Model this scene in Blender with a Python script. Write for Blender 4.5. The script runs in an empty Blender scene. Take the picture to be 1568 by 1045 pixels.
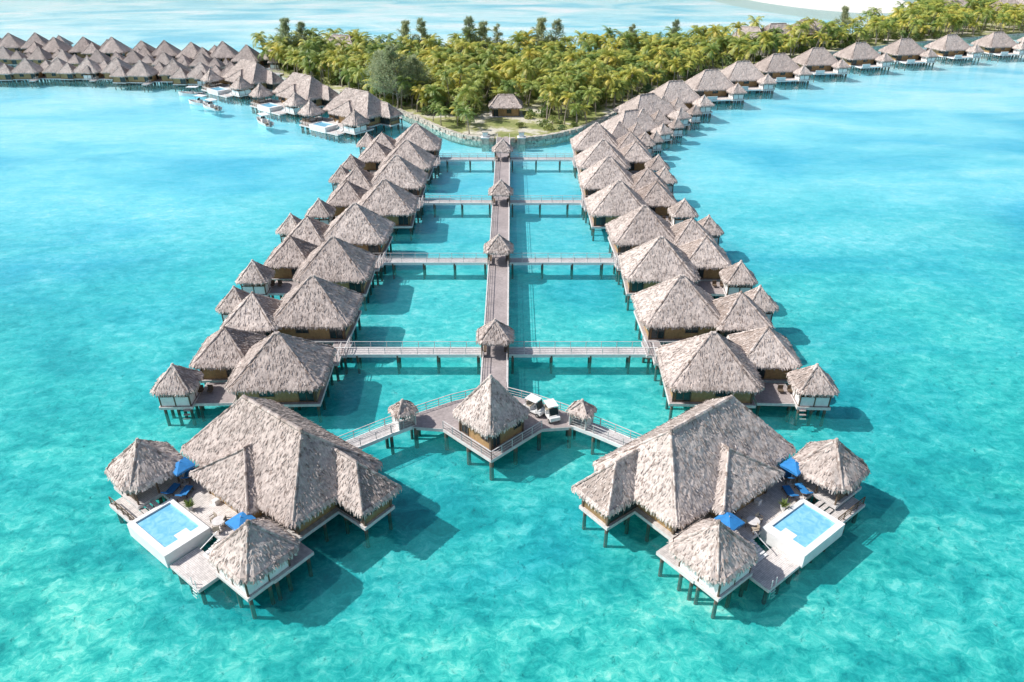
import bpy, math, random
from mathutils import Vector, noise, Matrix
random.seed(7)
R=random.random
def U(a,b): return a+(b-a)*random.random()
scene=bpy.context.scene
col=scene.collection
DECK=3.0; CX=-2.1; WZ=1.85; BED=.1; PB=-.6

# ------------------------------------------------------------ materials
def newmat(name):
    m=bpy.data.materials.new(name); m.use_nodes=True
    nt=m.node_tree; b=nt.nodes['Principled BSDF']; return m,nt,b
def N(nt,t,**k):
    n=nt.nodes.new(t)
    for a,v in k.items():
        if a in n.inputs: n.inputs[a].default_value=v
        else: setattr(n,a,v)
    return n
def L(nt,a,b): nt.links.new(a,b)
def ramp(nt,fac,stops):
    r=nt.nodes.new('ShaderNodeValToRGB'); e=r.color_ramp.elements
    while len(e)<len(stops): e.new(.5)
    for i,(p,c) in enumerate(stops):
        e[i].position=p; e[i].color=(c[0],c[1],c[2],1) if hasattr(c,'__len__') else (c,c,c,1)
    L(nt,fac,r.inputs[0]); return r.outputs[0]
def mapv(nt,src,scale,rot=(0,0,0)):
    m=N(nt,'ShaderNodeMapping'); m.inputs['Scale'].default_value=scale; m.inputs['Rotation'].default_value=rot
    L(nt,src,m.inputs[0]); return m.outputs[0]
def math_(nt,op,a,b):
    m=N(nt,'ShaderNodeMath',operation=op)
    for i,x in enumerate((a,b)):
        if isinstance(x,(int,float)): m.inputs[i].default_value=x
        else: L(nt,x,m.inputs[i])
    return m.outputs[0]
def mix(nt,mode,f,a,b):
    m=N(nt,'ShaderNodeMix',data_type='RGBA',blend_type=mode)
    for i,x in ((0,f),(6,a),(7,b)):
        if isinstance(x,(int,float)): m.inputs[i].default_value=x
        elif isinstance(x,tuple): m.inputs[i].default_value=(*x,1)
        else: L(nt,x,m.inputs[i])
    return m.outputs[2]
def noise_(nt,vec,scale,detail=3,rough=.5,dist=0):
    n=N(nt,'ShaderNodeTexNoise'); n.inputs['Scale'].default_value=scale; n.inputs['Detail'].default_value=detail
    n.inputs['Roughness'].default_value=rough; n.inputs['Distortion'].default_value=dist
    if vec is not None: L(nt,vec,n.inputs['Vector'])
    return n.outputs[0]
def bump(nt,h,b,s=.5,d=.05):
    n=N(nt,'ShaderNodeBump'); n.inputs['Strength'].default_value=s; n.inputs['Distance'].default_value=d
    L(nt,h,n.inputs['Height']); L(nt,n.outputs[0],b.inputs['Normal'])

def simple(name,c,rough=.7,var=.18,scale=2.5,stretch=(1,1,1),bs=.3,coord='Object'):
    m,nt,b=newmat(name)
    tc=N(nt,'ShaderNodeTexCoord')
    v=mapv(nt,tc.outputs[coord],stretch)
    f=noise_(nt,v,scale,5,.6)
    k1=tuple(x*(1-var*1.6) for x in c); k2=tuple(min(1,x*(1+var)) for x in c)
    L(nt,ramp(nt,f,[(.3,k1),(.7,k2)]),b.inputs['Base Color'])
    b.inputs['Roughness'].default_value=rough
    if bs: bump(nt,f,b,bs)
    return m

def thatch_mat():
    m,nt,b=newmat('thatch')
    uv=N(nt,'ShaderNodeTexCoord')
    s1=noise_(nt,mapv(nt,uv.outputs['UV'],(6,1.6,1)),1.6,5,.65,.3)
    s2=noise_(nt,uv.outputs['Object'],.45,3,.6)
    s3=noise_(nt,uv.outputs['Object'],2.2,4,.7)
    c=ramp(nt,s1,[(.25,(.43,.36,.325)),(.5,(.66,.585,.545)),(.72,(.79,.725,.685))])
    c=mix(nt,'MULTIPLY',1.0,c,ramp(nt,s2,[(.3,.80),(.7,1.06)]))
    c=mix(nt,'MULTIPLY',1.0,c,ramp(nt,s3,[(.34,.70),(.55,1.04)]))
    g=N(nt,'ShaderNodeNewGeometry')
    c=mix(nt,'MULTIPLY',1.0,c,ramp(nt,g.outputs['Random Per Island'],[(0,(.50,.45,.42)),(.4,(.95,.94,.93)),(1,(1.16,1.15,1.14))]))
    oi=N(nt,'ShaderNodeObjectInfo')
    c=mix(nt,'MULTIPLY',1.0,c,ramp(nt,oi.outputs['Random'],[(0,(.86,.83,.81)),(1,(1.06,1.05,1.03))]))
    L(nt,c,b.inputs['Base Color']); b.inputs['Roughness'].default_value=.9
    b.inputs['Specular IOR Level'].default_value=.15
    bump(nt,s1,b,.5,.06)
    return m
def plank_mat(name,c,sc=6.5,axis=(1,0,0)):
    m,nt,b=newmat(name)
    tc=N(nt,'ShaderNodeTexCoord')
    w=N(nt,'ShaderNodeTexWave',wave_type='BANDS',bands_direction='X' if axis[0] else ('Y' if axis[1] else 'Z'))
    w.inputs['Scale'].default_value=sc/ (2*math.pi)*2; w.inputs['Distortion'].default_value=.3
    L(nt,tc.outputs['Object'],w.inputs['Vector'])
    f=noise_(nt,mapv(nt,tc.outputs['Object'],(3,3,3)),1.0,5,.65)
    g=noise_(nt,tc.outputs['Object'],.35,3,.6)
    k1=tuple(x*.72 for x in c); k2=tuple(min(1,x*1.2) for x in c)
    cc=mix(nt,'MULTIPLY',1.0,ramp(nt,f,[(.3,k1),(.7,k2)]),ramp(nt,w.outputs[1],[(0,.6),(.18,1.0)]))
    cc=mix(nt,'MULTIPLY',1.0,cc,ramp(nt,g,[(.35,.82),(.65,1.05)]))
    L(nt,cc,b.inputs['Base Color']); b.inputs['Roughness'].default_value=.75
    return m
THATCH=thatch_mat()
DECKM=plank_mat('weathered_deck_planks',(.46,.395,.38),6.5,(0,1,0))
DECKV=plank_mat('villa_deck_planks',(.74,.68,.64),6.5,(0,1,0))
DECKX=plank_mat('weathered_deck_planks_cross',(.64,.60,.585),6.5,(1,0,0))
WALL=plank_mat('honey_wood_cladding',(.48,.31,.145),9,(1,0,0))
DARKW=simple('dark_timber',(.15,.105,.07),.8)
PILE=simple('piling_timber',(.17,.125,.095),.85,.3,2,(1,1,.4))
FASC=simple('pale_timber',(.70,.66,.635),.7,.12)
WHITE=simple('white_paint',(.84,.83,.81),.55,.07,1.2,bs=0)
SOFF=simple('soffit',(.20,.14,.09),.9)
BLUE=simple('blue_canvas',(.03,.24,.58),.8,.12,3)
GREY=simple('grey_trim',(.3,.3,.3),.5,.1)
RUBBER=simple('black_rubber',(.03,.03,.03),.7,.1)
TAN=simple('tan_cushion',(.5,.42,.33),.8)
STONE=simple('coral_stone_wall',(.58,.53,.45),.9,.35,1.5,bs=.8)
def glass_mat():
    m,nt,b=newmat('window_glass'); b.inputs['Base Color'].default_value=(.03,.05,.055,1)
    b.inputs['Roughness'].default_value=.08; b.inputs['Metallic'].default_value=0
    return m
GLASS=glass_mat()
def pool_mat():
    m,nt,b=newmat('pool_water')
    tc=N(nt,'ShaderNodeTexCoord')
    f=noise_(nt,tc.outputs['Object'],1.6,3,.5,1.0)
    L(nt,ramp(nt,f,[(.35,(.17,.50,.72)),(.7,(.32,.66,.83))]),b.inputs['Base Color'])
    b.inputs['Roughness'].default_value=.06; bump(nt,f,b,.15,.05)
    return m
POOL=pool_mat()
def leaf_mat(name,c1,c2,c3,tr=.35,lo=(.45,.65,.75),hi=(1.4,1.2,1.0)):
    m,nt,b=newmat(name)
    g=N(nt,'ShaderNodeNewGeometry'); oi=N(nt,'ShaderNodeObjectInfo')
    c=ramp(nt,g.outputs['Random Per Island'],[(0,c1),(.55,c2),(1,c3)])
    c=mix(nt,'MULTIPLY',1.0,c,ramp(nt,oi.outputs['Random'],[(0,lo),(.45,(.95,1,1)),(1,hi)]))
    L(nt,c,b.inputs['Base Color']); b.inputs['Roughness'].default_value=.5
    t=N(nt,'ShaderNodeBsdfTranslucent'); L(nt,c,t.inputs[0])
    ms=N(nt,'ShaderNodeMixShader'); ms.inputs[0].default_value=tr
    L(nt,b.outputs[0],ms.inputs[1]); L(nt,t.outputs[0],ms.inputs[2])
    L(nt,ms.outputs[0],nt.nodes['Material Output'].inputs[0])
    return m
FROND=leaf_mat('palm_frond',(.20,.28,.055),(.43,.46,.09),(.66,.60,.17),.3)
SHRUB=leaf_mat('shrub_leaf',(.11,.18,.05),(.22,.29,.08),(.38,.42,.13),.3)
CASU=leaf_mat('casuarina_needles',(.30,.36,.19),(.44,.48,.28),(.60,.62,.40),.45,(.8,.88,.9),(1.1,1.05,1.0))
BARK=simple('palm_bark',(.36,.31,.26),.9)

# ------------------------------------------------------------ mesh builder
class MB:
    def __init__(s): s.v=[];s.f=[];s.m=[];s.uv=[]
    def face(s,pts,mi=0,uv=None):
        i=len(s.v); s.v.extend([tuple(p) for p in pts]); s.f.append(tuple(range(i,i+len(pts)))); s.m.append(mi)
        s.uv.append(uv or [(p[0],p[1]) for p in pts])
    def raw(s,vs,fs,mi=0,uvs=None):
        i=len(s.v); s.v.extend([tuple(p) for p in vs])
        for f in fs:
            s.f.append(tuple(i+k for k in f)); s.m.append(mi)
            s.uv.append([uvs[k] for k in f] if uvs else [(vs[k][0],vs[k][1]) for k in f])
    def box(s,x0,x1,y0,y1,z0,z1,mi=0):
        vs=[(x,y,z) for z in (z0,z1) for y in (y0,y1) for x in (x0,x1)]
        s.raw(vs,[(0,2,3,1),(4,5,7,6),(0,1,5,4),(2,6,7,3),(0,4,6,2),(1,3,7,5)],mi)
    def beam(s,p,q,w,h,mi=0):
        p=Vector(p);q=Vector(q);d=(q-p)
        if d.length<1e-5:return
        d.normalize(); side=d.cross(Vector((0,0,1)))
        if side.length<1e-3: side=Vector((1,0,0))
        side.normalize(); up=side.cross(d).normalized()
        vs=[]
        for b in (p,q):
            for a,c in ((-1,-1),(1,-1),(1,1),(-1,1)): vs.append(b+side*a*w/2+up*c*h/2)
        s.raw(vs,[(0,1,2,3),(7,6,5,4),(0,4,5,1),(1,5,6,2),(2,6,7,3),(3,7,4,0)],mi)
    def cyl(s,p,q,r0,r1,n=7,mi=0,cap=True):
        p=Vector(p);q=Vector(q);d=(q-p).normalized()
        a=d.orthogonal().normalized();b=d.cross(a)
        vs=[]
        for c,r in((p,r0),(q,r1)):
            for k in range(n):
                t=2*math.pi*k/n; vs.append(c+a*r*math.cos(t)+b*r*math.sin(t))
        fs=[(k,(k+1)%n,n+(k+1)%n,n+k) for k in range(n)]
        if cap: fs+= [tuple(range(n))[::-1],tuple(range(n,2*n))]
        s.raw(vs,fs,mi)
    def prism(s,poly,z0,z1,mi=0,mis=None):
        n=len(poly); s.face([(x,y,z1) for x,y in poly],mi); s.face([(x,y,z0) for x,y in poly][::-1],mi)
        for k in range(n):
            a=poly[k];b=poly[(k+1)%n]
            s.face([(a[0],a[1],z0),(b[0],b[1],z0),(b[0],b[1],z1),(a[0],a[1],z1)],mi if mis is None else mis)
    def mesh(s,name,mats):
        me=bpy.data.meshes.new(name); me.from_pydata(s.v,[],s.f)
        for m in mats: me.materials.append(m)
        me.polygons.foreach_set('material_index',s.m)
        ul=me.uv_layers.new(name='UVMap'); flat=[]
        for u in s.uv:
            for a in u: flat.extend(a)
        ul.data.foreach_set('uv',flat); me.update(); return me
def obj(name,me,parent=None,loc=(0,0,0),rot=0,scale=(1,1,1)):
    o=bpy.data.objects.new(name,me); col.objects.link(o)
    o.location=loc;o.rotation_euler=(0,0,rot);o.scale=scale
    if parent: o.parent=parent
    return o
def empty(name,loc=(0,0,0),rot=0,scale=(1,1,1)):
    return obj(name,None,None,loc,rot,scale)

# ------------------------------------------------------------ thatch roofs
def hz(p): return .13*noise.noise(p*.8)+.08*noise.noise(p*2.4)
def patch(mb,a,b,c,d,dens=13,fringe=True,ox=0,big=1.0):
    a,b,c,d=map(Vector,(a,b,c,d))
    Lb=(b-a).length; Lt=(c-d).length; S=((c+d)/2-(a+b)/2).length
    if Lb<.05:return
    nu=max(2,int(Lb/.45));nv=max(2,int(S/.45))
    nrm=(b-a).cross((c+d)/2-a).normalized()
    if nrm.z<0:nrm=-nrm
    side=(b-a).normalized(); ds=-(Vector((0,0,1))-nrm*nrm.z).normalized()
    vs=[];uvs=[]
    for j in range(nv+1):
        v=j/nv
        for i in range(nu+1):
            u=i/nu; p=(a.lerp(b,u)).lerp(d.lerp(c,u),v)
            vs.append(p+Vector((0,0,hz(p)-.1*math.sin(math.pi*v)))); uvs.append((p.dot(side)+ox,v*S))
    fs=[(j*(nu+1)+i,j*(nu+1)+i+1,(j+1)*(nu+1)+i+1,(j+1)*(nu+1)+i) for j in range(nv) for i in range(nu)]
    mb.raw(vs,fs,0,uvs)
    area=(Lb+Lt)/2*S; mx=max(Lb,Lt)
    for k in range(int(area*dens)):
        while True:
            v=R(); 
            if R()*mx<=Lb+(Lt-Lb)*v:break
        u=R(); p=(a.lerp(b,u)).lerp(d.lerp(c,u),v)
        p+=Vector((0,0,hz(p)-.1*math.sin(math.pi*v)))
        w=U(.06,.17)*big;l=U(.2,.5)*big;sd=side*w
        dd=(ds+side*U(-.35,.35)).normalized()
        p0=p+nrm*.012;p1=p+dd*l+nrm*U(.03,.12)*big
        uu=p.dot(side);vv=v*S
        mb.face([p0-sd/2,p0+sd/2,p1+sd*.3,p1-sd*.3],0,[(uu,vv),(uu+w,vv),(uu+w,vv-l),(uu,vv-l)])
    if fringe:
        for k in range(int(Lb*9)):
            u=(k+R())/(Lb*9); p=a.lerp(b,u); w=U(.10,.24); sd=side*w
            p0=p-ds*.25+nrm*.06; p1=p+ds*U(.0,.2)+nrm*.02; p2=p1-Vector((0,0,U(.12,.45)))-side*U(-.06,.06)+ds*.03
            uu=p.dot(side)
            mb.face([p0-sd/2,p0+sd/2,p1+sd/2,p1-sd/2],0,[(uu,1),(uu+w,1),(uu+w,.5),(uu,.5)])
            mb.face([p1-sd/2,p1+sd/2,p2+sd*.25,p2-sd*.25],0,[(uu,.5),(uu+w,.5),(uu+w,0),(uu,0)])
        e=-ds.copy();e.z=0
        if e.length>0: e.normalize()
        dn=Vector((0,0,-.26))
        mb.face([a,b,b+dn+e*.1,a+dn+e*.1],0,[(0,.3),(Lb,.3),(Lb,0),(0,0)])
def roll(mb,p,q,r=.17):
    p=Vector(p);q=Vector(q);n=max(2,int((q-p).length/.4))
    for k in range(n):
        a=p.lerp(q,k/n);b=p.lerp(q,(k+1.15)/n if k<n-1 else 1)
        j=Vector((U(-.04,.04),U(-.04,.04),U(-.03,.03)))
        mb.cyl(a+j,b+j*.3,r*U(.8,1.1),r*U(.9,1.2),6,0,False)
def hip(mb,cx,cy,hx,hy,z0,z1,r=0,c=0,rot=0,dens=13,along='x',big=1.0):
    M=Matrix.Translation((cx,cy,0))@Matrix.Rotation(rot,4,'Z')
    T=lambda x,y,z:(M@Vector((x,y,z)))
    if along=='x': r1=(-r,0);r2=(r,0)
    else: r1=(0,-r);r2=(0,r)
    P=[(-hx+c,-hy),(hx-c,-hy),(hx,-hy+c),(hx,hy-c),(hx-c,hy),(-hx+c,hy),(-hx,hy-c),(-hx,-hy+c)]
    if along=='x': tops=[(r1,r2),(r2,r2),(r2,r2),(r2,r2),(r2,r1),(r1,r1),(r1,r1),(r1,r1)]
    else: tops=[(r1,r1),(r1,r1),(r1,r2),(r2,r2),(r2,r2),(r2,r2),(r2,r1),(r1,r1)]
    for k in range(8):
        a=P[k];b=P[(k+1)%8]
        if abs(a[0]-b[0])+abs(a[1]-b[1])<.02: continue
        t=tops[k]
        patch(mb,T(*a,z0),T(*b,z0),T(*t[1],z1),T(*t[0],z1),dens,True,k*37,big)
    if r>0: roll(mb,T(*r1,z1+.02),T(*r2,z1+.02),.2)
    cc=c/2
    for sx,sy in((-1,-1),(1,-1),(1,1),(-1,1)):
        t=(r*sx,0) if along=='x' else (0,r*sy)
        roll(mb,T(sx*(hx-cc),sy*(hy-cc),z0),T(*t,z1),.12)
    mb.cyl(T(r1[0],r1[1],z1-.2),T(r1[0],r1[1],z1+.2),.3,.12,7,0)
    mb.face([T(x*.96,y*.96,z0-.2) for x,y in P] if c>0 else [T(sx*hx*.96,sy*hy*.96,z0-.2) for sx,sy in((-1,-1),(1,-1),(1,1),(-1,1))],1)
def roof_mesh(name,specs):
    mb=MB()
    for s in specs: hip(mb,**s)
    return mb.mesh(name,[THATCH,SOFF])

# ------------------------------------------------------------ walls with bays
BM=[WALL,GLASS,FASC,DARKW,DECKM,WHITE,PILE]
BMV=[WALL,GLASS,FASC,DARKW,DECKV,WHITE,PILE]
BMX=[WALL,GLASS,FASC,DARKW,DECKX,WHITE,PILE]
def walls(mb,cx,cy,hx,hy,z0,z1,nx=3,ny=3,mi=0):
    mb.box(cx-hx,cx+hx,cy-hy,cy+hy,z0,z1,mi)
    for sx in(-1,1):
        for sy in(-1,1):
            x=cx+sx*hx;y=cy+sy*hy; mb.box(x-.11,x+.11,y-.11,y+.11,z0,z1+.02,3)
    def bay(ax,s,c0,c1,glass):
        m=.16;zb=z0+(.15 if glass else .9);zt=z1-.35
        for (u0,u1,v0,v1,e,mm) in ((c0+m,c1-m,zb,zt,.03,1),(c0+m-.08,c0+m,zb-.08,zt+.08,.07,3),(c1-m,c1-m+.08,zb-.08,zt+.08,.07,3),
                   (c0+m,c1-m,zt,zt+.08,.07,3),(c0+m,c1-m,zb-.08,zb,.07,3),((c0+c1)/2-.03,(c0+c1)/2+.03,zb,zt,.06,3)):
            if ax=='y':
                f=cy+s*hy; y0,y1=sorted((f,f+s*e)); mb.box(u0,u1,y0,y1,v0,v1,mm)
            else:
                f=cx+s*hx; x0,x1=sorted((f,f+s*e)); mb.box(x0,x1,u0,u1,v0,v1,mm)
    for s in(-1,1):
        for k in range(nx):
            w=2*hx/nx;
            if (k+ (s>0))%2==0 or nx==1: bay('y',s,cx-hx+k*w+.15,cx-hx+(k+1)*w-.15,k%4==0)
        for k in range(ny):
            w=2*hy/ny
            if k%2==0: bay('x',s,cy-hy+k*w+.15,cy-hy+(k+1)*w-.15,k%4==2)
def floor(mb,x0,x1,y0,y1,z=DECK,mi=4,piles=True,step=3.2,fm=2):
    mb.box(x0,x1,y0,y1,z-.14,z,mi)
    e=.07
    for (a,b,c,d) in((x0-e,x1+e,y0-e,y0),(x0-e,x1+e,y1,y1+e),(x0-e,x0,y0,y1),(x1,x1+e,y0,y1)): mb.box(a,b,c,d,z-.36,z-.004,fm)
    if piles:
        nx=max(1,round((x1-x0)/step));ny=max(1,round((y1-y0)/step))
        i0=.35
        for i in range(nx+1):
            x=x0+i0+(x1-x0-2*i0)*i/nx
            mb.beam((x,y0+.1,z-.3),(x,y1-.1,z-.3),.18,.3,3)
            for j in range(ny+1):
                y=y0+i0+(y1-y0-2*i0)*j/ny
                mb.cyl((x,y,PB),(x,y,z-.3),.19,.17,7,6)
def rail(mb,pts,z=DECK,h=1.0,step=2.0,mi=2,t=.07):
    for a,b in zip(pts[:-1],pts[1:]):
        a=Vector((*a[:2],z));b=Vector((*b[:2],z));n=max(1,round((b-a).length/step))
        for k in range(n+1):
            p=a.lerp(b,k/n); mb.beam(p,p+Vector((0,0,h)),t*1.2,t*1.2,mi)
        for hh in(h,h*.62,h*.3): mb.beam(a+Vector((0,0,hh)),b+Vector((0,0,hh)),t*(1.3 if hh==h else .6),t*(1 if hh==h else .6),mi)
def gazebo_body(mb,cx,cy,h,z0=DECK,z1=5.2,white=True):
    floor(mb,cx-h,cx+h,cy-h,cy+h,z0,4,True,2.4)
    k=h-.15
    for sx in(-1,0,1):
        for sy in(-1,0,1):
            if sx==0 and sy==0: continue
            mb.cyl((cx+sx*k,cy+sy*k,z0),(cx+sx*k,cy+sy*k,z1),.09,.09,6,3)
    if white:
        mb.box(cx-k+.1,cx+k-.1,cy-k-.03,cy-k+.03,z0+.05,z0+1.25,5)
        mb.box(cx-k-.03,cx-k+.03,cy-k+.1,cy+k-.1,z0+.05,z0+1.25,5)
        mb.box(cx+k-.03,cx+k+.03,cy-k+.1,cy+k-.1,z0+.05,z0+1.25,5)
        mb.box(cx-k+.3,cx+k-.3,cy-.6,cy+.5,z0+.4,z0+.75,0)
    mb.beam((cx-k,cy-k,z1-.15),(cx+k,cy-k,z1-.15),.12,.18,3); mb.beam((cx-k,cy+k,z1-.15),(cx+k,cy+k,z1-.15),.12,.18,3)

# ------------------------------------------------------------ bungalow
def bungalow_meshes(kind):
    by,cy,dy0,dy1,ey0,ey1=(4.2,-2.5,-3.6,.6,4.4,7.8) if kind==0 else (-2.0,1.7,-.8,3.6,-7.8,-4.4)
    rm=roof_mesh('thatch_roof',[dict(cx=0,cy=0,hx=5.45,hy=4.8,z0=5.45,z1=10.1,r=.25,c=.9)])
    rb=roof_mesh('bedroom_thatch_roof',[dict(cx=7.4,cy=by,hx=3.65,hy=3.75,z0=5.35,z1=8.6,r=0,c=.6)])
    rc=roof_mesh('gazebo_thatch_roof',[dict(cx=11.3,cy=cy,hx=2.35,hy=2.35,z0=5.2,z1=7.6,r=0,c=.7)])
    mb=MB()
    floor(mb,-4.8,4.8,-4.2,4.2); walls(mb,0,0,4.4,3.8,DECK,5.5,4,3)
    floor(mb,4.95,10.3,by-3.1,by+3.1,DECK-.02); walls(mb,7.4,by,2.7,2.8,DECK,5.35,2,2)
    floor(mb,5.2,9.4,dy0,dy1,DECK-.05) if kind==0 else floor(mb,5.2,9.4,1.3,4.4,DECK-.05)
    floor(mb,-5.4,-3.2,ey0,ey1,DECK+.004,4,True,2.5)
    rail(mb,[(-5.3,ey0),(-5.3,ey1)]); 
    gazebo_body(mb,11.3,cy,1.8)
    for k in range(3): mb.box(9.7,10.4,cy-1.9-k*.28-.26,cy-1.9-k*.28,DECK-.4-k*.4,DECK-.32-k*.4,4)
    yy=(-1.5 if kind==0 else 3.4)
    for dx in(0,1.1):
        mb.box(8.0+dx,8.6+dx,yy-.3,yy+.3,DECK+.25,DECK+.4,3); mb.box(8.0+dx,8.6+dx,yy+.2,yy+.32,DECK+.4,DECK+.9,3)
    body=mb.mesh('timber_body_and_deck',BM)
    return [('thatch_roof',rm),('bedroom_roof',rb),('gazebo_roof',rc),('walls_deck_pilings',body)]
BG=[bungalow_meshes(0),bungalow_meshes(1)]
BG2=[bungalow_meshes(0),bungalow_meshes(1)]
def place(name,parts,loc,rot=0,scale=(1,1,1)):
    e=empty(name,loc,rot,scale)
    for n,me in parts: obj(n,me,e)
    return e
Lx=[-26.7,-26.1,-26.1,-25.6,-22.4,-22.3,-22.1,-21.6]
Rx=[22.9,21.9,21.7,21.3,18.9,18.5,19.0,19.0]
Ys=[72.8,87.0,100.3,114.1,126.9,140.8,153.9,167.3]
for i in range(8):
    A=BG if i%4<2 else BG2; B=BG2 if i%4<2 else BG
    place('overwater_bungalow',A[i%2],(Lx[i]+U(-.2,.2),Ys[i],0),U(-.05,.05),(-1,1,U(.96,1.03)))
    place('overwater_bungalow',B[i%2],(Rx[i]+U(-.2,.2),Ys[i],0),U(-.05,.05),(1,1,U(.96,1.03)))

# ------------------------------------------------------------ big villa
def villa_meshes():
    mb=MB()
    hip(mb,0,0,8.85,5.4,5.5,10.6,r=4.4,c=.5)
    z=5.35; az=8.3
    patch(mb,(-4.3,-6.7,z),(4.8,-6.7,z),(.3,-3.2,az),(.3,-3.2,az),13,True,11)
    patch(mb,(4.8,-6.7,z),(4.8,-2,z),(.3,-1.8,az),(.3,-3.2,az),13,True,23)
    patch(mb,(-4.3,-2,z),(-4.3,-6.7,z),(.3,-3.2,az),(.3,-1.8,az),13,True,31)
    roll(mb,(4.8,-6.7,z),(.3,-3.2,az),.12);roll(mb,(-4.3,-6.7,z),(.3,-3.2,az),.12);roll(mb,(.3,-3.2,az),(.3,-2.2,az),.13)
    mb.face([(-3.9,-6.5,z-.2),(4.4,-6.5,z-.2),(4.4,-4,z-.2),(-3.9,-4,z-.2)],1)
    z=5.3
    patch(mb,(-12.3,4.2,z),(-12.3,-.5,z),(-9.2,1.9,8.2),(-9.2,1.9,8.2),13,True,5)
    patch(mb,(-12.3,-.5,z),(-5,-.5,z),(-5,1.9,8.2),(-9.2,1.9,8.2),13,True,15)
    patch(mb,(-5,4.2,z),(-12.3,4.2,z),(-9.2,1.9,8.2),(-5,1.9,8.2),13,True,25)
    roll(mb,(-12.3,4.2,z),(-9.2,1.9,8.2),.12);roll(mb,(-12.3,-.5,z),(-9.2,1.9,8.2),.12);roll(mb,(-9.2,1.9,8.2),(-5,1.9,8.25),.15)
    mb.face([(-12.1,-.4,z-.2),(-8,-.4,z-.2),(-8,4,z-.2),(-12.1,4,z-.2)],1)
    main=mb.mesh('villa_thatch_roof',[THATCH,SOFF])
    mb=MB(); hip(mb,9.4,-8.6,3.0,3.0,5.2,8.2,c=1.1,rot=.1); g1=mb.mesh('bathing_gazebo_thatch',[THATCH,SOFF])
    mb=MB(); hip(mb,-7.9,-8.6,2.95,2.9,5.1,8.1,c=.9); g2=mb.mesh('dining_gazebo_thatch',[THATCH,SOFF])
    mb=MB()
    floor(mb,-8.0,8.0,-4.6,4.6,DECK+.004); walls(mb,0,0,7.5,4.1,DECK,5.5,7,3)
    walls(mb,.3,-4.9,3.2,1.0,DECK,5.35,3,1)
    floor(mb,-11.6,-8.1,.1,3.7,DECK); walls(mb,-9.4,1.9,2.0,1.6,DECK,5.3,1,1)
    floor(mb,-10.2,11.3,-8.7,-4.7,DECK,4,True,3.6)
    gazebo_body(mb,9.4,-8.9,2.2,DECK+.008,5.2,False); gazebo_body(mb,-7.9,-9.0,2.2,DECK+.008,5.1,True)
    mb.box(8.0,10.8,-10.9,-10.82,DECK+.05,DECK+.9,3); mb.box(8.6,10.2,-9.8,-8.2,DECK+.1,DECK+.7,5)
    floor(mb,5.45,10.2,-12.4,-11.2,DECK-.5,4,True,3)
    rail(mb,[(5.6,-12.3),(10.1,-12.3)],DECK-.5,.9,1.2,3)
    for k in range(3): mb.box(5.6,7.0,-11.1+k*.5,-10.7+k*.5,DECK-.45+k*.15,DECK-.35+k*.15,4)
    floor(mb,-5.5,-1.25,-12.9,-10.3,2.35,4,True,2.6)
    for k in range(6):
        mb.box(-4.2,-2.4,-8.8-k*.3-.27,-8.8-k*.3,DECK-.1-k*.1,DECK-.02-k*.1,5)
    for x in(-4.25,-2.35): mb.beam((x,-8.8,DECK+.8),(x,-10.6,DECK+.1),.06,.06,5)
    for k in range(4): mb.box(-5.2,-4.6,-12.98-k*.06,-12.9-k*.06,2.1-k*.3,2.16-k*.3,5)
    for x in (-5.2,-4.6): mb.beam((x,-12.95,1.0),(x,-12.9,3.2),.06,.06,5)
    for x in(-5.4,1.5,5.3): mb.box(x,x+.5,-5.4+ (-1.2 if -3.9<x<4.2 else 0),-4.9+(-1.2 if -3.9<x<4.2 else 0),DECK+.01,DECK+.5,5)
    body=mb.mesh('villa_walls_deck_pilings',BMV)
    mb=MB()
    x0,x1,y0,y1=-1.0,5.3,-13.1,-8.75; zt=3.42; w=.42; zb=1.98
    mb.box(x0,x1,y0,y0+w*1.4,zb,zt,0);mb.box(x0,x1,y1-w,y1,zb,zt,0)
    mb.box(x0,x0+w*2.2,y0+w*1.4,y1-w,zb,zt,0);mb.box(x1-w,x1,y0+w*1.4,y1-w,zb,zt,0)
    mb.box(x0+.1,x1-.1,y0+.1,y1-.1,zb-.05,2.2,0)
    mb.face([(x0+w*2.2,y0+w*1.4,zt-.16),(x1-w,y0+w*1.4,zt-.16),(x1-w,y1-w,zt-.16),(x0+w*2.2,y1-w,zt-.16)],1)
    for x in(0,2.1,4.3):
        for y in(-12.3,-9.6): mb.cyl((x,y,PB),(x,y,zb),.22,.22,8,2)
    for k in range(3): mb.box(x0+w*2.2,x0+w*2.2+.3*(3-k),-11.2,-10,zt-.28,zt-.158+.002*k,0)
    pool=mb.mesh('plunge_pool',[WHITE,POOL,PILE])
    return [('thatch_roof',main),('gazebo_roof',g1),('gazebo_roof_pool_side',g2),('walls_deck_pilings',body),('plunge_pool',pool)]
VM=villa_meshes(); VM2=villa_meshes()
VR=math.radians(38)
VILLAS=[((17.8,56.3),1),((-22.5,56.3),-1)]
def vrot(s): return VR if s>0 else -VR
for ((x,y),s),vm in zip(VILLAS,(VM,VM2)): place('overwater_villa',vm,(x,y,0),vrot(s),(s,1,1))
for (x,y) in ((-60,221),(-40.5,200),(-82,243)):
    place('overwater_villa',VM,(x,y,0),-VR+U(-.05,.05),(-.98,.98,.98))
def vloc(v,lx,ly,z=DECK):
    (x,y),s=v; c,sn=math.cos(vrot(s)),math.sin(vrot(s)); lx*=s
    return (x+c*lx-sn*ly, y+sn*lx+c*ly, z)
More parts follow.
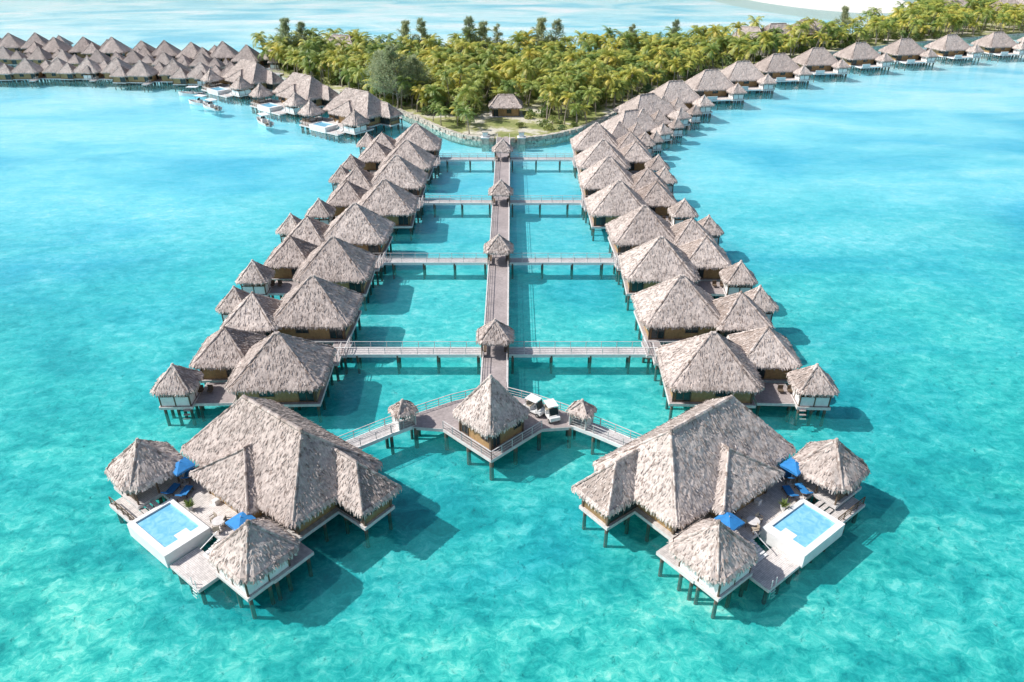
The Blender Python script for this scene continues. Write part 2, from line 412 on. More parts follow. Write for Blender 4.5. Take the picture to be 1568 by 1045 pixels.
def umbrella_mesh():
    mb=MB(); h=1.0
    for k in range(4):
        a=[(-h,-h),(h,-h),(h,h),(-h,h)][k];b=[(-h,-h),(h,-h),(h,h),(-h,h)][(k+1)%4]
        m=((a[0]+b[0])/2*.97,(a[1]+b[1])/2*.97)
        mb.face([(a[0],a[1],2.2),(m[0],m[1],2.25),(0,0,2.7)],0); mb.face([(m[0],m[1],2.25),(b[0],b[1],2.2),(0,0,2.7)],0)
        mb.face([(a[0],a[1],2.2),(b[0],b[1],2.2),(b[0],b[1],2.05),(a[0],a[1],2.05)],0)
        mb.beam((0,0,2.5),(a[0],a[1],2.19),.03,.03,1)
    mb.cyl((0,0,0),(0,0,2.8),.035,.035,8,1); mb.cyl((0,0,0),(0,0,.1),.35,.33,12,1)
    return mb.mesh('patio_umbrella',[BLUE,FASC])
def lounger_mesh():
    mb=MB()
    mb.box(-.38,.38,-1,.35,.3,.36,1); mb.box(-.35,.35,-.97,.33,.36,.47,0)
    mb.beam((0,.35,.36),(0,.95,.8),.74,.06,1); mb.beam((0,.33,.43),(0,.93,.88),.68,.1,0)
    for x in(-.33,.33):
        for y in(-.9,.25,.8): mb.beam((x,y,0),(x,y,.3),.06,.06,1)
    return mb.mesh('sun_lounger',[BLUE,DARKW])
def table_mesh():
    mb=MB(); mb.cyl((0,0,.7),(0,0,.76),.6,.6,16,0); mb.cyl((0,0,0),(0,0,.7),.06,.06,8,0); mb.cyl((0,0,0),(0,0,.05),.3,.3,12,0)
    return mb.mesh('patio_table',[FASC])
def chair_mesh():
    mb=MB(); mb.box(-.25,.25,-.25,.25,.42,.48,0); mb.box(-.25,.25,.22,.27,.48,.95,0)
    for x in(-.22,.22):
        for y in(-.22,.22): mb.beam((x,y,0),(x,y,.42),.05,.05,1)
    mb.beam((-.25,-.25,.68),(-.25,.25,.68),.05,.05,1);mb.beam((.25,-.25,.68),(.25,.25,.68),.05,.05,1)
    return mb.mesh('patio_chair',[TAN,DARKW])
def plant_mesh():
    mb=MB(); mb.cyl((0,0,0),(0,0,.5),.2,.28,12,0)
    for k in range(60):
        a=U(0,6.28);e=U(.1,1.3);l=U(.4,.9);d=Vector((math.cos(a)*math.cos(e),math.sin(a)*math.cos(e),math.sin(e)))
        s=d.cross(Vector((0,0,1))).normalized()*.06; p=Vector((0,0,.5))
        mb.face([p,p+d*l*.5+s,p+d*l,p+d*l*.5-s],1)
    return mb.mesh('potted_plant',[WHITE,SHRUB])
UM,LM,TM,CM,PM=umbrella_mesh(),lounger_mesh(),table_mesh(),chair_mesh(),plant_mesh()
for v in VILLAS:
    r=vrot(v[1])
    for (x,y) in((-4.4,-7.4),(6.6,-6.6)): obj('patio_umbrella',UM,None,vloc(v,x,y,DECK+.01),r)
    for (x,y,a) in((5.0,-7.6,2.6),(6.3,-8.2,2.7),(7.0,-6.0,2.4)): obj('sun_lounger',LM,None,vloc(v,x,y,DECK+.01),r+a*v[1])
    obj('patio_table',TM,None,vloc(v,-1.2,-7.9,DECK+.01))
    for a in(0,2.1,4.2): obj('patio_chair',CM,None,vloc(v,-1.2+.9*math.cos(a),-7.9+.7*math.sin(a),DECK+.01),a+r)
    for (x,y) in((2.9,-8.3),(-5.2,-8.2),(8.6,-6.0)): obj('potted_plant',PM,None,vloc(v,x,y,DECK+.01))

# ------------------------------------------------------------ central jetty
mb=MB()
Y0,Y1=70.5,181.5; hw=1.5
mb.box(CX-hw,CX+hw,Y0,Y1,DECK-.15,DECK,4)
for s in(-1,1):
    x=CX+s*(hw+.08); mb.box(x-.08,x+.08,Y0,Y1,DECK-.4,DECK+.1,2)
y=Y0+1
while y<Y1:
    for s in(-1,1): mb.cyl((CX+s*1.3,y,PB),(CX+s*1.3,y,DECK-.3),.18,.18,7,6)
    mb.box(CX-1.5,CX+1.5,y-.1,y+.1,DECK-.5,DECK-.16,3); y+=4.5
prev=Y0+1
for yb in(80.1,108.0,135.4,163.6,Y1+1.2):
    for s in(-1,1): rail(mb,[(CX+s*(hw-.02),prev),(CX+s*(hw-.02),yb-1.3)],DECK,1.0,2.2,2,.055)
    prev=yb+1.3
obj('jetty_walkway',mb.mesh('jetty_walkway',BM))
for yb,xl,xr in((80.1,-31.6,26.6),(108.0,-30.6,25.8),(135.4,-27.4,23.2),(163.6,-26.8,23.4)):
    for (a,b) in((xl+1.5,CX-hw-.17),(CX+hw+.17,xr-1.5)):
        mb=MB(); mb.box(a,b,yb-.8,yb+.8,DECK-.12,DECK-.004,4)
        for s in(-1,1): mb.box(a,b,yb+s*.85-.05,yb+s*.85+.05,DECK-.38,DECK+.06,5)
        n=round((b-a)/5.4)
        for k in range(n+1):
            x=a+.5+(b-a-1)*k/n
            for s in(-1,1): mb.cyl((x,yb+s*.65,PB),(x,yb+s*.65,DECK-.3),.17,.17,7,6)
            mb.box(x-.1,x+.1,yb-.95,yb+.95,DECK-.5,DECK-.14,3)
        for s in(-1,1): rail(mb,[(a,yb+s*.76),(b,yb+s*.76)],DECK,.95,2.0,2,.05)
        obj('cross_walkway',mb.mesh('cross_walkway',BMX))
def pav():
    r=roof_mesh('pavilion_thatch',[dict(cx=0,cy=0,hx=2.25,hy=2.05,z0=5.4,z1=7.5,c=.7)])
    mb=MB()
    for sx in(-1,1):
        for sy in(-1,1): mb.cyl((sx*1.6,sy*1.5,DECK-.3),(sx*1.6,sy*1.5,5.5),.12,.12,8,3)
        mb.box(sx*1.6-.05,sx*1.6+.05,-1.4,-.9,DECK,DECK+1.0,5)
        mb.box(sx*1.3-.2,sx*1.3+.2,-.9,1.3,DECK+.4,DECK+.5,3)
    mb.beam((-1.7,-1.5,5.2),(1.7,-1.5,5.2),.14,.2,3);mb.beam((-1.7,1.5,5.2),(1.7,1.5,5.2),.14,.2,3)
    return [('thatch_roof',r),('posts_and_benches',mb.mesh('pav_posts',BM))]
PV=pav()
for yb in(80.1,107.7,134.6,163.0): place('walkway_pavilion',PV,(CX,yb,0))
mb=MB()
half=[(0,58.8),(5.3,64.0),(8.8,64.4),(8.8,66.6),(4.8,69.0),(1.6,70.46)]
poly=[(CX+x,y) for x,y in half]+[(CX-x,y) for x,y in half[:0:-1]]
mb.prism(poly,DECK-.15,DECK,4)
for k in range(len(poly)):
    a=Vector((*poly[k],DECK-.22));b=Vector((*poly[(k+1)%len(poly)],DECK-.22)); mb.beam(a,b,.16,.38,2)
for p in poly+[(CX-2.6,61.4),(CX+2.6,61.4),(CX,63),(CX-3,66),(CX+3,66)]:
    c=Vector((CX,65)); q=Vector(p); q=q+(c-q)*.05
    mb.cyl((q.x,q.y,PB),(q.x,q.y,DECK-.2),.24,.22,8,6)
rail(mb,[poly[1],poly[0],poly[-1]],DECK,1.0,1.6,2,.06)
rail(mb,[poly[3],poly[4],poly[5]],DECK,1.0,1.8,2,.06); rail(mb,[(CX-8.8,66.6),(CX-4.8,69),(CX-1.6,70.4)],DECK,1.0,1.8,2,.06)
obj('jetty_head_deck',mb.mesh('jetty_head_deck',BM))
mb=MB(); hip(mb,0,0,3.05,3.05,5.5,10.0,c=.5,rot=math.pi/4); rr=mb.mesh('pavilion_roof',[THATCH,SOFF])
mb=MB(); walls(mb,0,0,2.35,2.35,DECK,5.6,3,3)
wb=mb.mesh('pavilion_walls',BM)
e=place('reception_pavilion',[('thatch_roof',rr)],(CX-.1,63.6,0)); o=obj('timber_walls',wb,e,rot=math.pi/4)
for s in(-1,1):
    mb=MB()
    pts=[(CX+s*8.7,65.4),(CX+s*11.2,63.8),(CX+s*18.5,58.4)]
    for a,b in zip(pts[:-1],pts[1:]):
        a3=Vector((*a,DECK-.075-.003*s));b3=Vector((*b,DECK-.075)); d=(b3-a3).normalized(); nn=Vector((-d.y,d.x,0))
        mb.beam(a3,b3+d*.1,1.6,.14,4)
        for t in(-1,1):
            mb.beam(a3+nn*t*.85+Vector((0,0,-.1)),b3+nn*t*.85+Vector((0,0,-.1)),.1,.42,5)
            rail(mb,[tuple(a3+nn*t*.78)[:2],tuple(b3+nn*t*.78)[:2]],DECK,1.0,1.9,2,.05)
        n=max(1,round((b3-a3).length/4.2))
        for k in range(n+1):
            p=a3.lerp(b3,k/n)
            for t in(-1,1): q=p+nn*t*.65; mb.cyl((q.x,q.y,PB),(q.x,q.y,DECK-.2),.17,.17,7,6)
    obj('villa_walkway',mb.mesh('villa_walkway',BMX))
    r=roof_mesh('gate_thatch',[dict(cx=0,cy=0,hx=1.3,hy=1.2,z0=4.9,z1=6.0,c=.4,dens=16)])
    mb=MB()
    for sx in(-1,1):
        for sy in(-1,1): mb.cyl((sx*.95,sy*.9,DECK-.4),(sx*.95,sy*.9,4.9),.08,.08,6,2)
        mb.box(sx*.95-.04,sx*.95+.04,-.8,.8,DECK,DECK+1.7,5)
    place('gate_pavilion',[('thatch_roof',r),('gate_posts',mb.mesh('gate_posts',BM))],(CX+s*9.6,64.9,0),-s*.55)
def cart():
    mb=MB()
    pr=[(-1.2,.35),(-1.15,.75),(-.55,.85),(-.45,.5),(.2,.5),(.25,.9),(1.15,.9),(1.2,.35)]
    w=.58
    mb.face([(-w,y,z) for y,z in pr],0);mb.face([(w,y,z) for y,z in pr][::-1],0)
    for (a,b) in zip(pr,pr[1:]+pr[:1]): mb.face([(-w,a[0],a[1]),(w,a[0],a[1]),(w,b[0],b[1]),(-w,b[0],b[1])],0)
    mb.box(-.5,.5,.25,.75,.9,1.02,1);mb.box(-.5,.5,.72,.82,1.0,1.45,1)
    mb.box(-.6,.6,-.55,.95,1.80,1.86,0)
    for x in(-.55,.55):
        mb.beam((x,-.85,.8),(x,-.5,1.8),.05,.05,2);mb.beam((x,.9,.85),(x,.9,1.8),.05,.05,2)
        for y in(-.8,.8): mb.cyl((x-.09,y,.25),(x+.09,y,.25),.25,.25,14,3); mb.cyl((x-.1,y,.25),(x+.1,y,.25),.12,.12,10,2)
    mb.face([(-.5,-.83,.9),(.5,-.83,.9),(.5,-.53,1.7),(-.5,-.53,1.7)],4)
    mb.cyl((-.25,-.45,.7),(-.25,-.25,1.1),.02,.02,6,2); mb.cyl((-.25,-.27,1.08),(-.25,-.23,1.1),.18,.18,14,3)
    return mb.mesh('golf_cart',[WHITE,TAN,GREY,RUBBER,GLASS])
GC=cart()
obj('golf_cart',GC,None,(CX+4.6,66.9,DECK+.01),.9); obj('golf_cart',GC,None,(CX+6.4,65.9,DECK+.01),.35)

# ------------------------------------------------------------ far bungalows
def far_house(w=7.4,d=6.0):
    r=roof_mesh('far_thatch',[dict(cx=0,cy=0,hx=w,hy=d,z0=5.2,z1=9.8,r=2.2,c=.8,dens=6)])
    g=roof_mesh('far_small_thatch',[dict(cx=5.6,cy=-8.2,hx=2.6,hy=2.6,z0=4.9,z1=7.2,c=.5,dens=6)])
    mb=MB(); floor(mb,-w+1,w-1,-d+.8,d-.8,DECK,4,True,4); walls(mb,0,0,w-1.4,d-1.2,DECK,5.2,5,3)
    floor(mb,-5,8.2,-9.6,-d+.6,DECK-.02,4,True,4,5); gazebo_body(mb,5.6,-8.2,1.9,DECK+.01,4.9,True)
    mb.box(-4.6,-1.2,-9.5,-9.3,DECK,DECK+1,5)
    return [('thatch_roof',r),('gazebo_roof',g),('walls_deck_pilings',mb.mesh('far_body',BMV))]
FH=far_house()
for i,(x,y) in enumerate([(45.8,215),(59.7,231.6),(72.9,245.7),(88.8,260),(106,272),(125.5,283.8),(146,293),(168,302.8),(190,310),(213,318)]):
    place('overwater_bungalow',FH,(x,y,0),math.radians(12)+U(-.08,.08),(.93,.93,1))
for (x,y,s) in((35.5,200.5,.95),(29.5,186.5,.85)): place('overwater_bungalow',FH,(x,y,0),math.radians(25),(s,s,s))
for (x,y) in ((38.5,189),(46,203),(31,176)): place('overwater_bungalow',BG[0],(x-6,y-2,0),.2,(.75,.75,.85))
for k in range(9):
    x=-172+k*10.2; place('overwater_bungalow',BG[k%2],(x,262-k*1.2+U(-3,3),0),U(-.15,.15),(-.82,.82,U(.8,.9)))
for k in range(11):
    x=-205+k*11.2+U(-1,1); place('overwater_bungalow',BG2[k%2],(x,309-k*3.1+U(-3,3),0),U(-.15,.15),((-1)**k*.92,.92,U(.9,1.02)))
for k in range(7):
    x=-186+k*13+U(-1.5,1.5); place('overwater_bungalow',BG[(k+1)%2],(x,286-k*2.2+U(-3,3),0),U(-.15,.15),(.70,.70,.8))
def longwalk(name,pts,w=1.1):
    mb=MB()
    for a,b in zip(pts[:-1],pts[1:]):
        a3=Vector((*a,DECK-.08));b3=Vector((*b,DECK-.08)); d=(b3-a3).normalized();nn=Vector((-d.y,d.x,0))
        mb.beam(a3,b3,2*w,.16,4)
        for t in(-1,1): mb.beam(a3+nn*t*w,b3+nn*t*w,.12,.4,2); rail(mb,[tuple(a3+nn*t*w*.95)[:2],tuple(b3+nn*t*w*.95)[:2]],DECK,1,3,2)
        n=max(1,int((b3-a3).length/6))
        for k in range(n+1):
            p=a3.lerp(b3,k/n)
            for t in(-1,1): q=p+nn*t*.8; mb.cyl((q.x,q.y,PB),(q.x,q.y,DECK-.2),.18,.18,6,6)
    obj(name,mb.mesh(name,BMX))
longwalk('village_walkway',[(-210,300),(-150,276),(-95,268),(-78,262)])
longwalk('village_walkway',[(26,196),(40,212),(66,244),(92,272),(130,296),(175,316),(225,330)])
longwalk('village_walkway',[(-30,200),(-48,214),(-68,236),(-88,262)])
def boat_mesh():
    mb=MB(); st=[]
    for k in range(9):
        t=k/8; y=-3+6*t; w=1.0*(1-max(0,(t-.45)/.55)**2.2)+.02; zt=.7+.35*t*t
        st.append([(-w,y,zt),(-w*.75,y,.1+.3*max(0,t-.7)),(0,y,-.15+.6*max(0,t-.7)),(w*.75,y,.1+.3*max(0,t-.7)),(w,y,zt),(w*.8,y,zt-.05),(w*.7,y,.3),(-w*.7,y,.3),(-w*.8,y,zt-.05)])
    for a,b in zip(st[:-1],st[1:]):
        for k in range(9): mb.face([a[k],a[(k+1)%9],b[(k+1)%9],b[k]],0 if k not in(6,) else 1)
    mb.face(st[0],0)
    mb.box(-.5,.5,-.6,.1,.3,1.15,0); mb.face([(-.5,.1,1.15),(.5,.1,1.15),(.4,-.1,1.6),(-.4,-.1,1.6)],2)
    for x in(-.7,.7):
        for y in(-1.6,.3): mb.beam((x,y,.6),(x,y,2.1),.05,.05,3)
    mb.box(-.85,.85,-1.9,.6,2.1,2.17,0); mb.box(-.2,.2,-3.4,-3.0,.1,1.1,3); mb.box(-.7,.7,-2.3,-1.9,.3,.7,1)
    return mb.mesh('motor_boat',[WHITE,TAN,GLASS,GREY])
BT=boat_mesh()
for (x,y,a) in((-91,221,1.2),(-86,216,.9),(-98,233,1.5),(-66,199,.7)): obj('motor_boat',BT,None,(x,y,WZ),a,(1.3,1.3,1.3))

# ------------------------------------------------------------ island
GZ=2.5
shore=[(-98,300),(-86,272),(-72,253),(-54,238),(-40,222),(-32,212),(-24,201),(-18,191),(-12,184.5),(-5,181.5),(2,181.8),(9,184.5),(16,190),(23,199),(30,212),(38,226),(52,245),(74,268),(104,294),(140,320),(198,348),(250,368),(340,400),
       (420,560),(320,640),(268,540),(236,470),(208,418),(178,382),(152,358),(120,340),(90,324),(60,312),(35,300),(0,297),(-40,298),(-70,303)]
def smooth_poly(p,n=2):
    for _ in range(n):
        q=[]
        for i in range(len(p)):
            a=p[i];b=p[(i+1)%len(p)]
            q+= [(a[0]*.75+b[0]*.25,a[1]*.75+b[1]*.25),(a[0]*.25+b[0]*.75,a[1]*.25+b[1]*.75)]
        p=q
    return p
sp=smooth_poly(shore)
def inside(x,y,P):
    c=False;n=len(P);j=n-1
    for i in range(n):
        if (P[i][1]>y)!=(P[j][1]>y) and x<(P[j][0]-P[i][0])*(y-P[i][1])/(P[j][1]-P[i][1])+P[i][0]: c=not c
        j=i
    return c
def edge_dist(x,y,P):
    m=1e9;p=Vector((x,y))
    for i in range(0,len(P)):
        a=Vector(P[i]);b=Vector(P[(i+1)%len(P)]);ab=b-a;t=max(0,min(1,(p-a).dot(ab)/max(1e-6,ab.length_squared)))
        m=min(m,(a+ab*t-p).length)
    return m
def island_mat():
    m,nt,b=newmat('island_soil_and_grass')
    tc=N(nt,'ShaderNodeTexCoord')
    f=noise_(nt,tc.outputs['Object'],.12,5,.6); g=noise_(nt,tc.outputs['Object'],1.2,5,.7)
    c=ramp(nt,f,[(.40,(.22,.26,.07)),(.52,(.38,.38,.15)),(.60,(.68,.63,.52))])
    c=mix(nt,'MULTIPLY',1.0,c,ramp(nt,g,[(.3,.65),(.7,1.15)]))
    L(nt,c,b.inputs['Base Color']); b.inputs['Roughness'].default_value=.95
    return m
SAND=simple('white_coral_sand',(.80,.77,.70),.95,.06,.4)
mb=MB(); 
mb.face([(x,y,GZ) for x,y in sp],0)
n=len(sp)
for k in range(n):
    a=sp[k];b=sp[(k+1)%n]
    mb.face([(a[0],a[1],-1.6),(b[0],b[1],-1.6),(b[0],b[1],GZ),(a[0],a[1],GZ)],1)
obj('island_ground',mb.mesh('island_ground',[island_mat(),STONE]))
mb=MB()
ctr=[p for p in sp if p[1]<215 and -40<p[0]<34]
for a,b in zip(ctr[:-1],ctr[1:]):
    if (Vector(a)-Vector(b)).length>12: continue
    A=Vector((*a,0));B=Vector((*b,0)); m=max(1,int((B-A).length/.9))
    for k in range(m):
        p=A.lerp(B,(k+.5)/m); d=(B-A).normalized()
        for z in(1.1,1.75,2.5):
            q=p+Vector((U(-.15,.15),U(-.15,.15),z+U(-.06,.06)))
            mb.beam(q-d*.55,q+d*.5,U(.9,1.4),U(.7,.85),0)
obj('stone_sea_wall',mb.mesh('stone_sea_wall',[STONE]))
sb=smooth_poly([(142,560),(152,500),(176,456),(205,440),(236,470),(262,600),(205,720),(150,640)],3)
mb=MB(); mb.face([(x,y,WZ+.25) for x,y in sb],0)
for k in range(len(sb)):
    a=sb[k];b=sb[(k+1)%len(sb)];c0=Vector((205,570))
    a2=c0+(Vector(a)-c0)*1.3;b2=c0+(Vector(b)-c0)*1.3
    mb.face([(a2.x,a2.y,BED-.1),(b2.x,b2.y,BED-.1),(b[0],b[1],WZ+.25),(a[0],a[1],WZ+.25)],0)
obj('sandbar',mb.mesh('sandbar',[SAND]))

def palm_mesh(h,lean,seed,nf=17):
    random.seed(seed); mb=MB()
    pts=[];a=U(0,6.28)
    for k in range(7):
        t=k/6; pts.append(Vector((math.cos(a)*lean*t*t,math.sin(a)*lean*t*t,h*t)))
    for k in range(6): mb.cyl(pts[k],pts[k+1],.2-.09*k/6+(.1 if k==0 else 0),.2-.09*(k+1)/6,6,1,False)
    top=pts[-1]
    for i in range(nf):
        az=i*2.399+U(-.2,.2); el=U(-.3,1.2) if i>4 else U(.8,1.4); ln=U(3.0,4.1)
        d=Vector((math.cos(az),math.sin(az),0)); p=top.copy(); ang=el; seg=7
        sp_=[p.copy()]
        for k in range(seg):
            p=p+(d*math.cos(ang)+Vector((0,0,math.sin(ang))))*ln/seg; ang-=U(.2,.32); sp_.append(p.copy())
        side=Vector((-d.y,d.x,0))
        vs=[];fs=[]
        m=14
        for k in range(m+1):
            t=k/m*seg; j=min(seg-1,int(t)); q=sp_[j].lerp(sp_[j+1],t-j)
            vs.append(q)
        for k in range(1,m):
            q=vs[k]; t=k/m; wl=1.05*math.sin(math.pi*(t*.85+.1))**.7
            fw=(vs[k+1]-vs[k]).normalized()
            for s in(-1,1):
                tip=q+side*s*wl*.85+fw*wl*.45-Vector((0,0,wl*U(.25,.6)))
                vs.append(tip); fs.append((k,k+1,len(vs)-1) if s>0 else (k+1,k,len(vs)-1))
        mb.raw(vs,fs,0)
    for k in range(5): 
        a=U(0,6.28); c=top+Vector((math.cos(a)*.25,math.sin(a)*.25,-.25)); mb.cyl(c,c-Vector((0,0,.25)),.13,.1,6,1)
    return mb.mesh('palm',[FROND,BARK])
PALMS=[palm_mesh(U(3.8,8),U(.3,2.0),100+i,15+i%4) for i in range(8)]
def clump_mesh(r,seed,n=420,mat=SHRUB,flat=.8,size=.5):
    random.seed(seed); mb=MB()
    lobes=[(Vector((U(-.6,.6)*r,U(-.6,.6)*r,U(.2,.9)*r*flat)),U(.35,.6)*r) for _ in range(6)]
    for k in range(n):
        c,rr=random.choice(lobes); d=Vector((U(-1,1),U(-1,1),U(-.4,1))).normalized()
        p=c+d*rr*U(.75,1.05); p.z=max(.05,p.z*1.0)
        a=Vector((U(-1,1),U(-1,1),U(-1,1))).normalized();b=a.orthogonal().normalized();s=size*U(.6,1.3)
        mb.face([p-a*s*.5,p+b*s*.3,p+a*s*.5,p-b*s*.3],0)
    for c,rr in lobes: mb.cyl((0,0,0),c,.06,.03,5,1)
    return mb.mesh('shrub',[mat,BARK])
SHR=[clump_mesh(U(1.8,2.6),300+i) for i in range(4)]
random.seed(21)
grove=empty('palm_grove'); under=empty('island_undergrowth')
HUT=(-1.7,207.5)
np_=0
def try_palm(x,y):
    global np_
    if not inside(x,y,sp): return
    if y>450: return
    ed=edge_dist(x,y,shore)
    if ed<1.6: return
    if noise.noise(Vector((x*.06,y*.06,0)))>.42: return
    if (Vector((x,y))-Vector(HUT)).length<8: return
    if abs(x-CX)<7 and y<208: return
    if y<207 and abs(x-CX)<24 and R()<.4: return
    s=U(.68,1.2)
    if y<200: s*=.75
    obj('palm',random.choice(PALMS),grove,(x,y,GZ-.1),U(0,6.28),(s,s,s*U(.8,1.25))); np_+=1
y=183
while y<450:
    st=3.4 if y<300 else 4.4
    x=-98
    while x<300:
        try_palm(x+U(-1.8,1.8),y+U(-1.8,1.8))
        x+=st*1.05
    y+=st
for k in range(1900):
    x,y=U(-96,190),U(183,370)
    if inside(x,y,sp) and edge_dist(x,y,shore)>1.2 and (Vector((x,y))-Vector(HUT)).length>6 and not(abs(x-CX)<3 and y<205):
        if y<204 and R()<.5: continue
        s=U(.5,1.35)*(.6 if y<200 else 1); obj('shrub',random.choice(SHR),under,(x,y,GZ-.05),U(0,6.28),(s,s,s))
print('palms',np_)
def casuarina(h,w,seed,nb=60,q_=80):
    random.seed(seed); mb=MB()
    p=Vector((0,0,0)); tr=[p.copy()]
    for k in range(8): p=p+Vector((U(-.25,.25),U(-.25,.25),h*.95/8)); tr.append(p.copy())
    for k in range(8): mb.cyl(tr[k],tr[k+1],.34*(1-k/8.5),.34*(1-(k+1)/8.5),7,1,False)
    for b in range(nb):
        t=U(.1,.99); j=min(7,int(t*8)); s=tr[j].lerp(tr[j+1],t*8-j)
        az=U(0,6.28); ln=w*.5*(1.06-t)**.75*U(.55,1.15)+.3; up=U(.5,1.3)
        e=s+Vector((math.cos(az)*ln,math.sin(az)*ln,ln*up*.6)); m=s.lerp(e,.5)+Vector((0,0,.25))
        mb.cyl(s,m,.08*(1.3-t),.05,5,1,False); mb.cyl(m,e,.05,.02,5,1,False)
        g=.16+ln*.06
        for q in range(q_):
            u=U(.2,1.1); c=(s.lerp(m,u*2) if u<.5 else m.lerp(e,u*2-1))+Vector((random.gauss(0,g),random.gauss(0,g),random.gauss(0,g)))
            d=Vector((math.cos(az)*.5+U(-.6,.6),math.sin(az)*.5+U(-.6,.6),U(-.3,1.0))).normalized(); sd=d.orthogonal().normalized()*.10; l=U(.4,1.0)
            mb.face([c,c+d*l*.5+sd,c+d*l,c+d*l*.5-sd],0)
    return mb.mesh('casuarina',[CASU,BARK])
CS=[casuarina(16.5,15,1,95,80),casuarina(14.5,6.5,2,55,55),casuarina(14,8,3,55,60)]
random.seed(5)
for (x,y,k,s) in((-32.5,215,0,1.0),(-27.5,219,0,.8),(-37,221,0,.85),(-80,283,2,1.1),(-75,285,2,1.0),(-38,288,2,1.0),(-33,286,1,1.05),(-15,284,1,1.1),(-10,286,2,1.0),(-5,284,1,.95),(11,284,2,1.1),(16,286,2,1.05),(62,300,1,.9),(140,340,2,.95),(44,288,1,.9)):
    obj('casuarina_tree',CS[k],None,(x,y,GZ-.1),U(0,6.28),(s,s,s))
def hut(hx,hy,h):
    r=roof_mesh('hut_thatch',[dict(cx=0,cy=0,hx=hx,hy=hy,z0=3.9,z1=3.9+h,r=hx*.45,c=.3,dens=8)])
    mb=MB(); walls(mb,0,0,hx-1,hy-1,1.3,3.9,4,2); mb.box(-hx,hx,-hy,hy,-.5,1.42,2)
    return [('thatch_roof',r),('walls',mb.mesh('hut_walls',BM))]
H1=hut(4.6,3.8,2.6)
place('garden_hut',H1,(HUT[0],HUT[1],1.15))
H2=hut(7.5,5.5,4.2)
for (x,y,z) in((92,308,3.0),(106,318,3.0),(122,329,3.0),(248,405,3.4),(262,420,3.4),(-62,288,2.8),(232,424,3.0)):
    place('beach_house',H2,(x,y,z),U(-.4,.4),(1,1,1.1))
for s in(-1,1):
    mb=MB(); mb.box(-.9,.9,-.9,.9,-1.5,3.3,0); mb.box(-1.05,1.05,-1.05,1.05,3.3,3.5,1); mb.box(-.6,.6,-.6,.6,3.5,4.6,1); mb.box(-.75,.75,-.75,.75,4.6,4.75,0)
    obj('gate_pillar',mb.mesh('gate_pillar',[STONE,WHITE]),None,(CX+s*4.4,180.2,0))

# ------------------------------------------------------------ sea bed and water
def sheet(name,z,mat,s=5000):
    mb=MB(); mb.face([(-s,-s,z),(s,-s,z),(s,s,z),(-s,s,z)],0); return obj(name,mb.mesh(name,[mat]))
def seabed_mat():
    m,nt,b=newmat('lagoon_bed')
    tc=N(nt,'ShaderNodeTexCoord'); P=tc.outputs['Object']
    sx=N(nt,'ShaderNodeSeparateXYZ'); L(nt,P,sx.inputs[0])
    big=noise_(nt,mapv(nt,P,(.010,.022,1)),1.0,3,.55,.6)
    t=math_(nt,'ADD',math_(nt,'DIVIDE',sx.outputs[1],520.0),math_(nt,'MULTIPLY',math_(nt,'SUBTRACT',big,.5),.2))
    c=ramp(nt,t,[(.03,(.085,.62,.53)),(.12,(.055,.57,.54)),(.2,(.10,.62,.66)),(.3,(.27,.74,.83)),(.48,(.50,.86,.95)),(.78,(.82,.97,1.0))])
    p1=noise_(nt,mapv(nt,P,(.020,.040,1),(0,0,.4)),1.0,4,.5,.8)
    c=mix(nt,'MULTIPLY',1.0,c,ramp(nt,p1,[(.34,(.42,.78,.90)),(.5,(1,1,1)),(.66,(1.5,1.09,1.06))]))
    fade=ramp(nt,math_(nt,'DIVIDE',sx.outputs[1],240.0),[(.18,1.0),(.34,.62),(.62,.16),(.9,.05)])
    p4=noise_(nt,mapv(nt,P,(.10,.17,1),(0,0,-.5)),1.0,6,.66,.8)
    c=mix(nt,'MULTIPLY',math_(nt,'ADD',math_(nt,'MULTIPLY',fade,.78),.07),c,ramp(nt,p4,[(.38,(.18,.64,.70)),(.5,(1,1,1)),(.62,(2.1,1.18,1.15))]))
    p3=noise_(nt,mapv(nt,P,(.16,.5,1),(0,0,.5)),1.0,5,.65,.6)
    c=mix(nt,'MULTIPLY',.33,c,ramp(nt,p3,[(.35,(.58,.84,.87)),(.5,(1,1,1)),(.65,(1.3,1.07,1.05))]))
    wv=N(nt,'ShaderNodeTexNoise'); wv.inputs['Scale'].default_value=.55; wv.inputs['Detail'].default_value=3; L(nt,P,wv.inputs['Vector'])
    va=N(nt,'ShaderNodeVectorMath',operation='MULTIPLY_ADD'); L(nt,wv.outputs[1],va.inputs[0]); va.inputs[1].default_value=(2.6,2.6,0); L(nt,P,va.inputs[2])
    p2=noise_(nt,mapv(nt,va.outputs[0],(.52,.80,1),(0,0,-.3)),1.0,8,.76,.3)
    caustic=N(nt,'ShaderNodeTexVoronoi',feature='DISTANCE_TO_EDGE'); caustic.inputs['Scale'].default_value=.65; L(nt,va.outputs[0],caustic.inputs['Vector'])
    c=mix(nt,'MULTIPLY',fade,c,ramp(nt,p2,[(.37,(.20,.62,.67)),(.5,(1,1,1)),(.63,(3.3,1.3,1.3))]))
    c=mix(nt,'MULTIPLY',math_(nt,'MULTIPLY',fade,.5),c,ramp(nt,caustic.outputs[0],[(0,(2.2,1.2,1.2)),(.1,(1.05,1,1)),(.5,(.75,.92,.94))]))  # caustic light network painted into the bed colour as bright veins
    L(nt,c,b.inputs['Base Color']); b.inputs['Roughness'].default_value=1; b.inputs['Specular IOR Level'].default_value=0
    return m
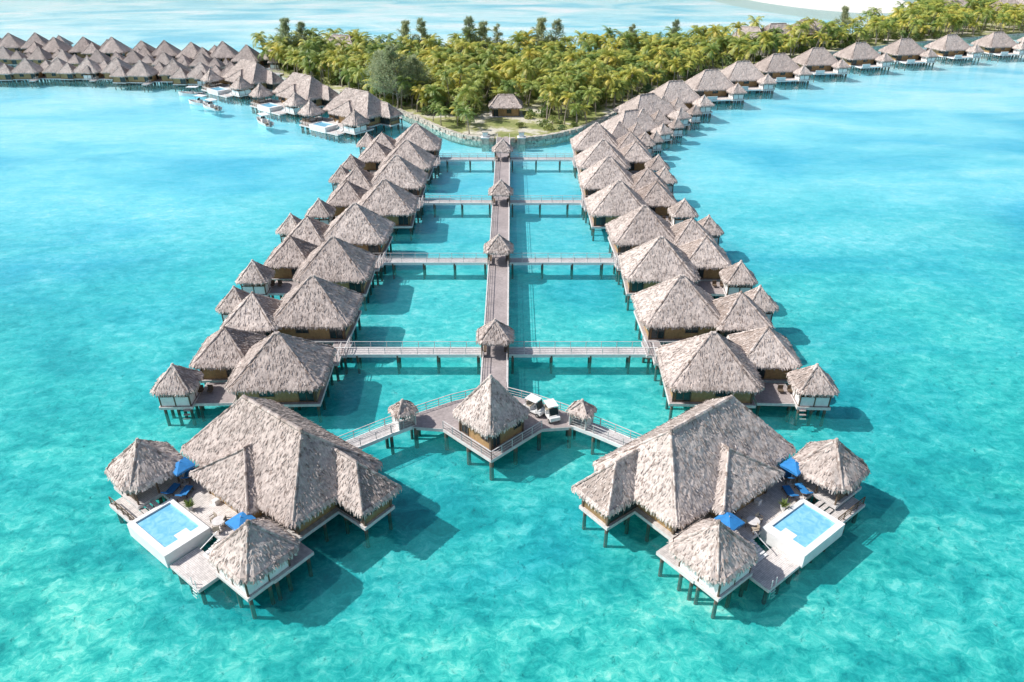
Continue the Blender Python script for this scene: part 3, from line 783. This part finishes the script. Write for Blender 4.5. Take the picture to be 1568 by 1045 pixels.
def water_mat():
    m,nt,b=newmat('lagoon_water'); nt.nodes.remove(b)
    tc=N(nt,'ShaderNodeTexCoord');P=tc.outputs['Object']
    h1=noise_(nt,mapv(nt,P,(.7,1.3,1),(0,0,.3)),1.0,4,.55,.4)
    h2=noise_(nt,mapv(nt,P,(.07,.16,1),(0,0,-.2)),1.0,3,.5,.5)
    h=math_(nt,'ADD',h1,math_(nt,'MULTIPLY',h2,1.4))
    bp=N(nt,'ShaderNodeBump'); bp.inputs['Strength'].default_value=.3; bp.inputs['Distance'].default_value=.25; L(nt,h,bp.inputs['Height'])
    tr=N(nt,'ShaderNodeBsdfTransparent'); tr.inputs[0].default_value=(.86,.985,.985,1)
    df=N(nt,'ShaderNodeBsdfDiffuse'); df.inputs[0].default_value=(.06,.54,.56,1)
    gl=N(nt,'ShaderNodeBsdfGlossy'); gl.inputs['Roughness'].default_value=.12; gl.inputs[0].default_value=(1,1,1,1)
    L(nt,bp.outputs[0],gl.inputs['Normal'])
    fr=N(nt,'ShaderNodeFresnel'); fr.inputs[0].default_value=1.33; L(nt,bp.outputs[0],fr.inputs['Normal'])
    m1=N(nt,'ShaderNodeMixShader'); m1.inputs[0].default_value=.12; L(nt,tr.outputs[0],m1.inputs[1]); L(nt,df.outputs[0],m1.inputs[2])
    m2=N(nt,'ShaderNodeMixShader'); L(nt,fr.outputs[0],m2.inputs[0]); L(nt,m1.outputs[0],m2.inputs[1]); L(nt,gl.outputs[0],m2.inputs[2])
    L(nt,m2.outputs[0],nt.nodes['Material Output'].inputs[0])
    return m
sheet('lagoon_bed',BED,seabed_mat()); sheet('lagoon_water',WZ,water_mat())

# ------------------------------------------------------------ light, camera
sd=Vector((-.98,.04,.98)).normalized()
el=math.asin(sd.z); az=math.atan2(sd.x,sd.y)
sun=bpy.data.lights.new('sun','SUN'); sun.energy=5.0; sun.angle=math.radians(.5); sun.color=(1,.97,.93)
so=bpy.data.objects.new('sun',sun); col.objects.link(so); so.rotation_euler=(-sd).to_track_quat('-Z','Y').to_euler(); so.location=(-100,0,100)
w=bpy.data.worlds.new('World'); scene.world=w; w.use_nodes=True
nt=w.node_tree; bg=nt.nodes['Background']; sk=nt.nodes.new('ShaderNodeTexSky'); sk.sky_type='NISHITA'; sk.sun_disc=False
sk.sun_elevation=el; sk.sun_rotation=az; sk.air_density=1.0; sk.dust_density=1.5
nt.links.new(sk.outputs[0],bg.inputs[0]); bg.inputs[1].default_value=.115
cam=bpy.data.cameras.new('camera'); co=bpy.data.objects.new('camera',cam); col.objects.link(co)
cam.lens=26; cam.sensor_width=36; cam.clip_end=12000; cam.clip_start=.5
co.location=(0,0,51.3); co.rotation_euler=(math.radians(90-30.3),0,0)
scene.camera=co
scene.view_settings.view_transform='Standard'; scene.view_settings.look='None'; scene.view_settings.exposure=0
